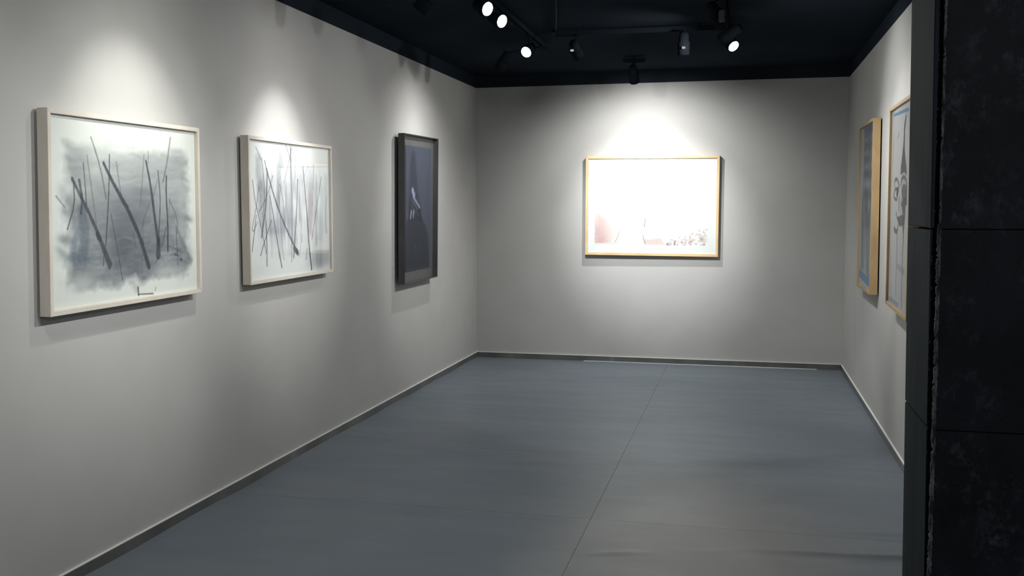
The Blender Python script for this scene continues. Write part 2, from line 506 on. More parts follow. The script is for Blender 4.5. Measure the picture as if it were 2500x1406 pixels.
# ------------------------------------------------------------------ drawing on paper: small raster painter
class Art:
    def __init__(s, w, h, src, base, seed=1):
        s.w, s.h = w, h
        s.c = np.ones((h, w, 3)) * np.array(base)
        s.r = np.random.RandomState(seed)
        s.Hm = s.homog(src)
        yy, xx = np.mgrid[0:h, 0:w]
        s.xx, s.yy = xx + 0.5, yy + 0.5
        s.grain = s.noise(2.3, 2.3) * 0.6 + s.noise(8, 8) * 0.4
        s.edge = s.noise(4, 9) * 0.5 + s.noise(14, 20) * 0.5
    def homog(s, q):
        dst = [(0, 0), (1, 0), (1, 1), (0, 1)]
        A = []; B = []
        for (x, y), (u, v) in zip(q, dst):
            A.append([x, y, 1, 0, 0, 0, -u * x, -u * y]); B.append(u)
            A.append([0, 0, 0, x, y, 1, -v * x, -v * y]); B.append(v)
        return np.append(np.linalg.solve(np.array(A, float), np.array(B, float)), 1).reshape(3, 3)
    def uv(s, p):
        t = s.Hm @ np.array([p[0], p[1], 1.0])
        return np.array([t[0] / t[2] * s.w, t[1] / t[2] * s.h])
    def noise(s, cx, cy):
        """smooth noise, cell size in raster pixels."""
        gx, gy = int(s.w / cx) + 3, int(s.h / cy) + 3
        g = s.r.rand(gy, gx)
        X = np.arange(s.w) / cx; Y = np.arange(s.h) / cy
        xi = X.astype(int); yi = Y.astype(int)
        fx_ = X - xi; fy_ = Y - yi
        fx_ = fx_ * fx_ * (3 - 2 * fx_); fy_ = (fy_ * fy_ * (3 - 2 * fy_))[:, None]
        a = g[yi][:, xi] * (1 - fx_) + g[yi][:, xi + 1] * fx_
        b = g[yi + 1][:, xi] * (1 - fx_) + g[yi + 1][:, xi + 1] * fx_
        return a * (1 - fy_) + b * fy_
    def lay(s, a, col):
        a = np.clip(a, 0, 1)[..., None]
        s.c = s.c * (1 - a) + np.array(col) * a
    def stroke(s, pts, w0, w1, col, al=0.9, soft=1.0, grain=0.5, src_px=1.0):
        P = [s.uv(p) for p in pts]
        if len(P) > 2:                      # round the corners once
            Q = [P[0]]
            for i in range(len(P) - 1):
                Q += [P[i] * 0.75 + P[i + 1] * 0.25, P[i] * 0.25 + P[i + 1] * 0.75]
            Q.append(P[-1]); P = Q
        m = np.zeros((s.h, s.w))
        n = len(P) - 1
        for i in range(n):
            a, b = P[i], P[i + 1]
            wa = w0 + (w1 - w0) * i / n; wb = w0 + (w1 - w0) * (i + 1) / n
            R = max(wa, wb) + soft * 3
            x0 = int(max(0, min(a[0], b[0]) - R)); x1 = int(min(s.w, max(a[0], b[0]) + R + 1))
            y0 = int(max(0, min(a[1], b[1]) - R)); y1 = int(min(s.h, max(a[1], b[1]) + R + 1))
            if x1 <= x0 or y1 <= y0:
                continue
            X = s.xx[y0:y1, x0:x1]; Y = s.yy[y0:y1, x0:x1]
            d = b - a
            t = np.clip(((X - a[0]) * d[0] + (Y - a[1]) * d[1]) / (d @ d + 1e-9), 0, 1)
            dist = np.hypot(X - a[0] - t * d[0], Y - a[1] - t * d[1])
            ww = (wa + (wb - wa) * t) / 2
            v = np.clip((ww * (0.72 + 0.56 * s.edge[y0:y1, x0:x1]) - dist) / soft + 0.5, 0, 1)
            m[y0:y1, x0:x1] = np.maximum(m[y0:y1, x0:x1], v)
        m *= al * (1 - grain * s.grain)
        s.lay(m, col)
    def blob(s, c, rx, ry, col, al, pw=1.0, n=None):
        c = s.uv(c)
        d = ((s.xx - c[0]) / rx) ** 2 + ((s.yy - c[1]) / ry) ** 2
        a = np.exp(-d ** pw) * al
        if n is not None:
            a = a * n
        s.lay(a, col)
    def poly(s, pts, col, al=0.9, grain=0.3, soft=1.5):
        P = np.array([s.uv(p) for p in pts])
        inside = np.zeros((s.h, s.w), bool)
        dist = np.full((s.h, s.w), 1e9)
        n = len(P)
        for i in range(n):
            a, b = P[i], P[(i + 1) % n]
            cond = ((a[1] > s.yy) != (b[1] > s.yy))
            xi = (b[0] - a[0]) * (s.yy - a[1]) / (b[1] - a[1] + 1e-9) + a[0]
            inside ^= cond & (s.xx < xi)
            d = b - a
            t = np.clip(((s.xx - a[0]) * d[0] + (s.yy - a[1]) * d[1]) / (d @ d + 1e-9), 0, 1)
            dist = np.minimum(dist, np.hypot(s.xx - a[0] - t * d[0], s.yy - a[1] - t * d[1]))
        sd = np.where(inside, dist, -dist)
        m = np.clip(sd / soft + 0.5, 0, 1) * al * (1 - grain * s.grain)
        s.lay(m, col)
    def material(s, name, rough=0.8):
        img = bpy.data.images.new(name, s.w, s.h, alpha=False)
        px = np.ones((s.h, s.w, 4), np.float32)
        px[..., :3] = np.clip(s.c, 0, 1)[::-1]
        img.pixels.foreach_set(px.ravel())
        img.update()
        img.pack()
        def f(nt, b):
            t = nd(nt, 'ShaderNodeTexImage')
            t.image = img
            t.extension = 'EXTEND'
            u = nd(nt, 'ShaderNodeUVMap')
            nt.links.new(u.outputs[0], t.inputs[0])
            nt.links.new(t.outputs[0], b.inputs['Base Color'])
        return mat(name, f, rough=rough, spec=0.2)

# --- first charcoal drawing
INK = (0.22, 0.23, 0.26)
a1 = Art(760, 540, [(123.9, 104.2), (937.9, 209.0), (955.2, 1076.4), (142.8, 1202.8)], (0.87, 0.88, 0.86), 11)
n_h = a1.noise(170, 60) * 0.40 + a1.noise(80, 26) * 0.35 + a1.noise(50, 12) * 0.25
n_f = a1.noise(34, 9) * .6 + a1.noise(12, 6) * .4
ed = a1.noise(44, 34) * .7 + a1.noise(16, 14) * .3
L_, T_, R_, B_ = 30, 44, 728, 502
ex = np.minimum(a1.xx - (L_ + 52 * ed), (R_ + 40 * (ed - .5)) - a1.xx)
ey = np.minimum(a1.yy - (T_ + 34 * ed), (B_ + 40 * (ed - .5)) - a1.yy)
mask = np.clip(ex / 40, 0, 1) * np.clip(ey / 30, 0, 1) * (0.55 + 0.6 * a1.noise(110, 70))
cx_, cy_ = (a1.xx - 390) / 300, (a1.yy - 320) / 170
core = np.exp(-(cx_ ** 2 + cy_ ** 2) * 0.9)
low = np.exp(-((a1.yy - 400) / 75) ** 2)
a1.lay(mask * (0.20 + 0.30 * n_h + 0.12 * n_f + 0.26 * core + 0.16 * low), (0.38, 0.395, 0.42))
a1.lay(mask * core * (0.30 + 0.25 * n_h) * 0.75, (0.32, 0.335, 0.385))
a1.lay(mask * low * n_f * 0.55, (0.34, 0.36, 0.40))
for c, rx, ry, al in (((540, 295), 150, 34, 1.1), ((220, 350), 40, 26, .6), ((330, 1045), 60, 22, .55), ((800, 975), 80, 12, .45), ((860, 1060), 46, 22, .6), ((870, 640), 30, 60, .3), ((180, 700), 30, 60, .5), ((300, 1120), 200, 14, .3)):  # first blob is lamp glare painted into the drawing
    a1.blob(c, rx, ry, (0.84, 0.86, 0.85), al, 1.0, 0.5 + 0.6 * n_f)
for k in range(46):
    # curling smudges along both sides and broad sweeps through the middle
    side = k % 3
    if side == 0:
        x = 690 + a1.r.rand() * 26; y = 90 + a1.r.rand() * 330; rx, ry, al = 26, 9, .30
    elif side == 1:
        x = 44 + a1.r.rand() * 46; y = 90 + a1.r.rand() * 380; rx, ry, al = 24, 12, .28
    else:
        x = 120 + a1.r.rand() * 520; y = 90 + a1.r.rand() * 380; rx, ry, al = 110, 5, .14
    m = np.exp(-((a1.xx - x) / rx) ** 2 - ((a1.yy - y - 6 * np.sin((a1.xx - x) / 18)) / ry) ** 2) * al
    a1.lay(m * (mask if side == 2 else 1), (0.36, 0.38, 0.40) if a1.r.rand() < .6 else (0.78, 0.80, 0.80))
st = a1.stroke
st([(315, 640), (340, 760), (322, 890)], 34, 48, (0.27, 0.32, 0.39), .55, 14)
st([(305, 740), (270, 830), (262, 900)], 22, 30, (0.32, 0.38, 0.46), .4, 14)
a1.blob((290, 900), 70, 12, (0.32, 0.38, 0.44), .35)
st([(840, 740), (880, 830), (920, 925)], 14, 22, (0.34, 0.36, 0.38), .5, 14)
a1.blob((215, 540), 24, 26, (0.5, 0.52, 0.55), .35)
for pts, w0, w1, al, so in (
    ([(437, 378), (480, 470), (530, 560), (580, 650), (640, 790), (688, 950)], 11, 19, .92, 2.5),
    ([(672, 368), (700, 510), (720, 680), (742, 820)], 8, 18, .9, 2.5), ([(742, 800), (740, 892)], 20, 26, .85, 4),
    ([(785, 452), (783, 560), (793, 700), (793, 865)], 7, 9, .9, 2),
    ([(263, 463), (310, 560), (360, 660), (420, 800)], 10, 15, .8, 3), ([(400, 770), (440, 850), (472, 942)], 13, 24, .82, 5),
    ([(303, 475), (320, 580), (312, 655)], 12, 10, .75, 3),
    ([(470, 332), (468, 500), (458, 700), (450, 832)], 5, 6, .8, 1.5), ([(442, 870), (436, 945)], 6, 6, .6, 2),
    ([(272, 490), (277, 610), (238, 742)], 5, 6, .7, 2), ([(325, 378), (335, 500), (343, 610)], 5, 6, .6, 2),
    ([(345, 335), (365, 480), (385, 620), (402, 755)], 4, 4, .42, 2), ([(368, 238), (420, 400), (452, 575)], 7, 5, .5, 2.5),
    ([(508, 372), (525, 500), (545, 595)], 4, 4, .5, 2), ([(478, 660), (515, 860), (543, 1028)], 4, 4, .6, 1.6),
    ([(807, 240), (790, 370), (768, 480)], 8, 8, .45, 4), ([(685, 315), (684, 380)], 4, 4, .45, 2),
    ([(661, 335), (650, 500), (640, 620)], 6, 4, .35, 2.5), ([(702, 565), (660, 690), (640, 785)], 4, 4, .4, 2),
    ([(738, 422), (752, 560), (748, 690), (742, 790)], 6, 7, .7, 2.5), ([(735, 470), (715, 560)], 4, 3, .35, 2),
    ([(800, 580), (850, 690), (840, 780), (850, 945)], 4, 4, .5, 1.6), ([(838, 755), (846, 875)], 3, 3, .4, 1.6),
    ([(798, 838), (860, 862)], 3, 3, .5, 1.5), ([(832, 884), (852, 892)], 6, 4, .8, 1.5), ([(863, 912), (872, 915)], 8, 6, .85, 2),
    ([(805, 575), (795, 700), (760, 850)], 4, 3, .35, 2), ([(782, 735), (757, 850)], 5, 4, .45, 2), ([(738, 900), (724, 940)], 5, 4, .5, 2),
    ([(175, 562), (222, 622)], 6, 4, .45, 2.5), ([(628, 1070), (632, 1112)], 9, 8, .8, 3), ([(632, 1107), (712, 1104)], 5, 5, .7, 2.5),
    ([(726, 1068), (724, 1086)], 4, 4, .5, 2), ([(600, 755), (618, 845)], 3, 3, .35, 2), ([(660, 680), (650, 990)], 4, 3, .28, 2.5),
    ([(620, 1080), (600, 1050)], 20, 20, .2, 16)):
    st(pts, w0, w1, INK, al, so, 0.35)
MA1 = a1.material('charcoal_drawing_wide')

# --- second charcoal drawing
a2 = Art(760, 560, [(128.0, 143.9), (707.4, 216.3), (720.2, 1074.3), (148.7, 1162.2)], (0.86, 0.87, 0.87), 23)
n_v = a2.noise(16, 120) * 0.6 + a2.noise(50, 60) * 0.4
cy_ = (a2.yy - 285) / 165
band = np.exp(-cy_ ** 4) * np.clip((a2.xx - 20) / 100, 0, 1) * np.clip((740 - a2.xx) / 80, 0, 1)
a2.lay(band * (0.02 + 0.65 * np.clip(n_v - 0.18, 0, 1)), (0.42, 0.44, 0.48))
a2.lay(band * np.clip(n_v - .35, 0, 1) * np.exp(-((a2.xx - 330) / 170) ** 2) * 0.6, (0.48, 0.43, 0.50))
st = a2.stroke
for pts, w, al, col in (([(208, 290), (205, 400), (222, 470)], 46, .42, (0.4, 0.43, 0.46)), ([(360, 262), (374, 330)], 40, .38, (0.42, 0.45, 0.5)),
                        ([(350, 340), (362, 470), (345, 600)], 34, .36, (0.36, 0.38, 0.44)), ([(250, 540), (290, 700), (300, 780)], 60, .34, (0.4, 0.42, 0.46)),
                        ([(215, 480), (215, 620), (235, 740)], 40, .4, (0.36, 0.38, 0.42)), ([(420, 500), (425, 700)], 70, .22, (0.45, 0.42, 0.48)),
                        ([(470, 400), (480, 560)], 40, .25, (0.45, 0.44, 0.5)), ([(575, 560), (580, 800)], 44, .30, (0.62, 0.40, 0.44)),
                        ([(620, 420), (620, 900)], 26, .22, (0.5, 0.52, 0.55)), ([(690, 420), (690, 800)], 36, .26, (0.45, 0.5, 0.53)),
                        ([(437, 215), (440, 420)], 26, .30, (0.4, 0.42, 0.45)), ([(570, 345), (590, 600)], 40, .18, (0.5, 0.5, 0.55))):
    st(pts, w, w, col, al, w * .5, 0.5)
a2.blob((650, 1010), 105, 42, (0.33, 0.36, 0.38), .62, 1.3, 0.55 + 0.6 * n_v)
a2.blob((320, 800), 120, 16, (0.42, 0.44, 0.48), .30, 1, n_v * 1.3)
a2.blob((400, 740), 240, 20, (0.42, 0.44, 0.48), .22, 1, n_v * 1.3)
a2.blob((600, 240), 160, 60, (0.9, 0.91, 0.9), .5)
for pts, w0, w1, al, so in (
    ([(265, 358), (320, 560), (385, 740), (440, 860), (483, 948)], 9, 15, .72, 3), ([(462, 925), (488, 955)], 20, 24, .9, 4),
    ([(525, 342), (545, 560), (560, 760), (572, 930)], 7, 11, .75, 2.5), ([(572, 930), (588, 1076)], 11, 13, .95, 2),
    ([(165, 438), (182, 580), (215, 720), (266, 968)], 5, 5, .68, 1.8), ([(210, 488), (192, 640), (161, 785), (172, 812), (203, 735)], 5, 4, .65, 1.8),
    ([(192, 690), (163, 952)], 5, 6, .75, 1.8), ([(230, 280), (246, 430), (252, 560), (240, 700)], 5, 6, .6, 2),
    ([(270, 375), (266, 560), (250, 700), (230, 848)], 8, 9, .82, 2.5), ([(252, 298), (268, 380)], 6, 6, .6, 2.5),
    ([(256, 670), (268, 850), (269, 1054)], 5, 7, .78, 1.8), ([(310, 408), (272, 550), (212, 665)], 5, 4, .6, 2),
    ([(290, 555), (315, 700), (340, 860), (375, 1062)], 5, 8, .78, 1.8), ([(302, 725), (250, 880), (224, 978)], 5, 6, .72, 1.8),
    ([(188, 203), (228, 295)], 6, 5, .4, 2.5), ([(402, 190), (440, 300)], 7, 6, .5, 2.5), ([(442, 210), (425, 310), (388, 462)], 6, 4, .5, 2),
    ([(437, 210), (440, 420), (450, 620), (446, 1022)], 12, 8, .42, 4), ([(471, 262), (469, 430)], 5, 5, .4, 2),
    ([(488, 432), (482, 640), (470, 820), (460, 992)], 7, 8, .75, 2.2), ([(360, 470), (390, 620), (396, 770)], 8, 6, .45, 3),
    ([(345, 430), (374, 860), (390, 1007)], 4, 6, .5, 2), ([(657, 415), (630, 600), (590, 862)], 6, 6, .6, 2),
    ([(627, 455), (622, 900)], 6, 6, .35, 3), ([(602, 330), (595, 620)], 7, 6, .38, 3), ([(560, 340), (520, 460)], 4, 3, .35, 2),
    ([(522, 825), (498, 988)], 4, 4, .5, 2), ([(556, 930), (548, 1005)], 6, 7, .5, 2), ([(605, 880), (610, 940)], 4, 4, .3, 2),
    ([(695, 560), (683, 740), (698, 815)], 6, 6, .4, 3), ([(724, 680), (722, 730)], 5, 5, .5, 2), ([(305, 780), (303, 990)], 5, 4, .35, 3),
    ([(352, 345), (715, 343)], 3, 3, .25, 2), ([(600, 945), (718, 945)], 3, 3, .3, 2), ([(435, 900), (432, 980)], 5, 4, .4, 2),
    ([(480, 740), (520, 880)], 4, 3, .3, 2), ([(330, 800), (356, 1000)], 4, 4, .3, 2)):
    st(pts, w0, w1, INK, al, so, 0.35)
MA2 = a2.material('charcoal_drawing_branches')

# --- dark blue painting in the deep tray frame
a3 = Art(260, 420, [(196.7, 178.3), (371.5, 205.4), (365.8, 1019.5), (196.7, 1054.5)], (0.25, 0.27, 0.32), 5)
nn = a3.noise(30, 50) * .6 + a3.noise(9, 14) * .4
a3.lay(nn * .45, (0.31, 0.32, 0.385))
a3.lay(np.clip(a3.yy / 420 - .6, 0, 1) * 1.1, (0.20, 0.235, 0.27))
D3 = (0.125, 0.135, 0.16)
a3.poly([(242, 215), (262, 225), (270, 340), (282, 500), (300, 640), (300, 690), (225, 690), (215, 600), (225, 500), (228, 330)], D3, .5, .3, 22)
a3.poly([(200, 740), (215, 690), (240, 668), (275, 665), (305, 680), (330, 730), (350, 800), (358, 1015), (195, 1045)], D3, .68, .25, 12)
a3.stroke([(228, 590), (222, 690)], 12, 16, (0.12, 0.13, 0.16), .6, 6)
a3.stroke([(268, 600), (296, 640), (300, 690)], 16, 30, (0.12, 0.13, 0.16), .7, 6)
a3.stroke([(246, 500), (258, 530)], 22, 16, (0.68, 0.72, 0.82), .9, 8)
a3.stroke([(250, 540), (292, 612)], 10, 12, (0.66, 0.70, 0.80), .75, 5)
a3.stroke([(244, 560), (278, 625)], 4, 5, (0.6, 0.64, 0.74), .5, 3)
a3.stroke([(236, 640), (231, 686)], 9, 10, (0.7, 0.73, 0.82), .9, 4)
a3.stroke([(254, 640), (250, 676)], 13, 14, (0.62, 0.66, 0.76), .8, 4)
a3.stroke([(262, 880), (268, 915)], 7, 4, (0.5, 0.53, 0.6), .35, 5)
a3.stroke([(300, 860), (298, 900)], 6, 4, (0.5, 0.53, 0.6), .3, 5)
MA3 = a3.material('dark_blue_painting', 0.6)

# --- pale print on the back wall
a4 = Art(720, 520, [(236.3, 199.3), (1534.0, 189.7), (1515.2, 1160.8), (228.2, 1139.1)], (0.86, 0.875, 0.865), 9)
nb = a4.noise(26, 26) * .5 + a4.noise(8, 8) * .5
rose = (0.72, 0.52, 0.51)
fade = np.clip((a4.yy / 520 - 0.30) * 1.7, 0, 1)
inprint = np.clip((a4.xx - 37) / 3, 0, 1) * np.clip((676 - a4.xx) / 4, 0, 1) * np.clip((468 - a4.yy) / 3, 0, 1) * np.clip((a4.yy - 40) / 3, 0, 1)
a4.lay(inprint * 0.35, (0.86, 0.84, 0.83))
left = np.clip((140 - a4.xx) / 60, 0, 1) * fade
a4.lay(inprint * left * (.35 + .35 * nb), rose)
a4.poly([(480, 1050), (545, 930), (560, 900), (340, 760), (308, 900), (308, 1050)], rose, .30, .4, 30)
a4.poly([(805, 1058), (790, 1000), (850, 1010), (960, 990), (1000, 1058)], rose, .5, .4, 12)
for k in range(90):
    x = 1010 + a4.r.rand() * 420; y = 1068 - (a4.r.rand() ** 1.6) * 130 * (0.3 + (x - 1000) / 430)
    a4.blob((x, y), 2.5 + 4 * a4.r.rand(), 2 + 4 * a4.r.rand(), (0.62, 0.42, 0.44) if k % 3 else (0.5, 0.5, 0.5), .45)
a4.blob((1390, 1010), 20, 24, rose, .6, 1, nb); a4.blob((1265, 1020), 22, 22, rose, .4, 1, nb)
for pts, w0, w1, al in (([(812, 795), (803, 840), (798, 878)], 2, 5, .8), ([(782, 965), (790, 1010), (806, 1052)], 3, 4, .65), ([(545, 925), (530, 985), (500, 1040)], 3, 4, .45),
                        ([(480, 1046), (540, 1046)], 2, 2, .3), ([(800, 560), (850, 545)], 2, 2, .25), ([(820, 730), (860, 640)], 2, 2, .25), ([(668, 740), (676, 690)], 2, 2, .2),
                        ([(305, 1053), (560, 1055)], 2, 2, .25), ([(805, 1060), (1000, 1060)], 2, 2, .35), ([(1030, 1045), (1035, 1070)], 4, 5, .5), ([(1100, 1030), (1102, 1060)], 5, 6, .5),
                        ([(610, 300), (680, 292)], 2, 2, .2), ([(675, 370), (700, 372)], 2, 2, .2)):
    a4.stroke(pts, w0, w1, (0.30, 0.30, 0.30), al, 1.6, .2)
MA4 = a4.material('pale_rose_print')

# --- far right picture: smoky grey figure between blue bars (source in photograph coordinates)
a5 = Art(420, 620, [(2100.5, 316.3), (2129.1, 301.3), (2121, 705.2), (2097.6, 686.7)], (0.74, 0.75, 0.76), 31)
U = lambda u, v: (u, v)
a5.uv = lambda p: np.array([p[0] * a5.w * 0.84, p[1] * a5.h])
ns = a5.noise(40, 30) * .5 + a5.noise(14, 20) * .5
G5 = (0.26, 0.28, 0.32)
a5.poly([(.30, .03), (.98, .02), (.98, .95), (.66, .90), (.60, .64), (.52, .90), (.20, .90), (.16, .55), (.30, .36)], G5, .62, .35, 14)
for v, h, al in ((.02, 22, .7), (.125, 26, .6), (.21, 20, .6), (.30, 26, .75), (.43, 30, .85), (.52, 26, .6), (.60, 30, .5)):
    m = np.exp(-((a5.yy - v * 620 - 6 * np.sin(a5.xx / 40)) / h) ** 2) * np.clip((a5.xx - 110) / 50, 0, 1) * al * (.5 + .5 * ns)
    a5.lay(m, (0.20, 0.21, 0.24))
for v, u, rx, h in ((.09, .5, 60, 10), (.17, .5, 70, 12), (.255, .55, 80, 14), (.36, .42, 70, 18), (.36, .72, 40, 18), (.49, .85, 26, 30), (.50, .42, 20, 36)):
    a5.blob((u, v), rx, h, (0.74, 0.77, 0.80), .75, 1, .5 + .6 * ns)
a5.stroke([(.52, .56), (.47, .70), (.44, .84), (.46, .92)], 24, 30, (0.66, 0.69, 0.72), .85, 10)
a5.stroke([(.28, .3), (.2, .5), (.2, .9)], 14, 12, (0.34, 0.38, 0.44), .5, 8)
a5.stroke([(.60, .50), (.62, .56)], 14, 10, (0.12, 0.13, 0.15), .8, 6)
a5.poly([(.05, .905), (.99, .93), (.99, .985), (.05, .955)], (0.22, 0.45, 0.68), .85, .25, 4)
a5.poly([(.05, .955), (.99, .985), (.99, 1.0), (.3, 1.0)], (0.72, 0.76, 0.74), .8, .25, 4)
a5.poly([(.22, .0), (.99, .0), (.99, .03), (.22, .035)], (0.30, 0.38, 0.55), .6, .3, 6)
MA5 = a5.material('smoky_grey_figure_drawing')

# --- near right picture: line drawing of a weeping face under a tall pointed hat
def p3(x, y): return (2150 + x / 4.69, 200 + y / 4.69)
def p4(x, y): return (2150 + x / 4.39, 480 + y / 4.39)
a6 = Art(480, 700, [(2178.8, 272.1), (2229.2, 238.8), (2216.5, 775.2), (2167.9, 733.5)], (0.76, 0.76, 0.76), 41)
K = (0.13, 0.135, 0.15)
P3 = lambda l: [p3(*q) for q in l]
P4 = lambda l: [p4(*q) for q in l]
nz = a6.noise(90, 120)
a6.lay(nz * .25, (0.78, 0.77, 0.76))
a6.lay(np.clip(1 - a6.xx / 110, 0, 1) * (.25 + .3 * nz), (0.62, 0.56, 0.50))
a6.poly(P3([(150, 372), (322, 290), (322, 332), (150, 398)]), (0.23, 0.42, 0.66), .85, .25, 4)
a6.stroke(P3([(152, 385), (150, 470)]), 22, 14, (0.36, 0.52, 0.70), .6, 10)
a6.poly(P3([(294, 372), (270, 520), (262, 680), (248, 830), (230, 980), (226, 1060), (240, 1050), (262, 1030), (282, 1040), (298, 1075), (296, 980), (282, 870), (275, 760), (277, 560), (297, 390)]), K, .9, .2, 3)
a6.stroke(P3([(292, 378), (272, 500), (270, 640)]), 9, 26, K, .85, 3)
# eyes and brow lines
a6.stroke(P3([(158, 1180), (160, 1125), (178, 1102), (198, 1130), (212, 1190)]), 14, 12, K, .8, 3)
a6.poly(P3([(170, 1225), (185, 1200), (208, 1200), (208, 1240), (196, 1300), (186, 1335), (178, 1290), (180, 1250)]), K, .85, .2, 3)
a6.stroke(P3([(172, 1210), (150, 1275), (152, 1325), (180, 1352), (188, 1330)]), 12, 12, K, .8, 3)
a6.stroke(P3([(228, 1130), (240, 1075), (258, 1055), (285, 1070), (298, 1120)]), 12, 10, (0.6, 0.6, 0.62), .9, 3)
a6.stroke(P3([(228, 1170), (240, 1110), (262, 1085), (285, 1100), (297, 1150)]), 13, 13, K, .85, 3)
a6.stroke(P3([(232, 1200), (245, 1150), (262, 1130), (285, 1140), (296, 1180)]), 12, 12, (0.6, 0.6, 0.62), .9, 3)
a6.poly(P3([(238, 1230), (250, 1180), (265, 1160), (283, 1180), (284, 1240), (262, 1330), (252, 1340), (240, 1290)]), K, .8, .2, 3)
a6.stroke(P3([(262, 1200), (268, 1240), (258, 1290)]), 8, 8, (0.62, 0.62, 0.64), .8, 3)
a6.stroke(P3([(232, 1220), (232, 1300), (250, 1350)]), 6, 6, (0.65, 0.65, 0.66), .8, 3)
a6.poly(P3([(288, 1160), (302, 1150), (300, 1406), (258, 1406), (262, 1360), (282, 1250)]), K, .85, .2, 3)
a6.stroke(P3([(212, 1330), (208, 1406)]), 10, 12, K, .8, 3)
a6.stroke(P3([(238, 1350), (236, 1406)]), 8, 10, K, .8, 3)
a6.poly(P4([(238, 0), (275, 0), (265, 120), (258, 250), (246, 400), (234, 330), (236, 200), (222, 80)]), K, .82, .2, 3)
a6.stroke(P4([(200, 0), (196, 70), (194, 140)]), 12, 12, K, .85, 3)
a6.stroke(P4([(222, 20), (212, 120), (214, 210)]), 8, 8, K, .7, 3)
a6.blob(p4(206, 160), 9, 14, (0.78, 0.78, 0.78), .9); a6.blob(p4(220, 190), 8, 14, (0.75, 0.75, 0.75), .8)
a6.poly(P4([(182, 215), (205, 205), (232, 190), (258, 230), (246, 300), (205, 320), (188, 280)]), K, .82, .25, 4)
a6.stroke(P4([(163, 160), (172, 215), (186, 250)]), 8, 14, K, .85, 3)
a6.stroke(P4([(188, 290), (180, 350), (165, 378), (145, 345)]), 12, 20, K, .85, 3)
a6.stroke(P4([(145, 350), (146, 320)]), 8, 6, K, .8, 3)
a6.stroke(P4([(178, 370), (172, 480), (171, 640), (168, 760), (160, 900), (161, 1050)]), 13, 8, K, .85, 3)
a6.stroke(P4([(238, 330), (243, 450), (236, 560), (230, 660), (228, 850), (220, 1190)]), 15, 12, K, .88, 3)
a6.stroke(P4([(104, 250), (96, 520), (100, 620), (110, 710), (104, 805)]), 8, 6, (0.22, 0.22, 0.24), .75, 3)
a6.stroke(P4([(104, 950), (118, 1085)]), 6, 5, (0.25, 0.25, 0.27), .65, 3)
a6.stroke(P4([(105, 0), (101, 250)]), 5, 5, (0.35, 0.35, 0.37), .45, 4)
a6.stroke(P4([(176, 742), (250, 806)]), 20, 22, (0.45, 0.49, 0.54), .6, 5)
a6.stroke(P4([(84, 1085), (130, 1118), (182, 1162)]), 18, 14, (0.30, 0.47, 0.62), .75, 6)
a6.stroke(P4([(84, 1110), (180, 1180)]), 14, 10, (0.5, 0.6, 0.66), .5, 6)
a6.stroke(P3([(158, 600), (146, 830), (130, 1000), (128, 1200)]), 9, 7, (0.32, 0.32, 0.34), .5, 5)
a6.stroke(P3([(212, 590), (190, 650)]), 14, 10, (0.35, 0.35, 0.38), .45, 6)
a6.stroke(P3([(256, 425), (252, 465)]), 8, 6, (0.35, 0.35, 0.38), .5, 4)
MA6 = a6.material('weeping_face_line_drawing')

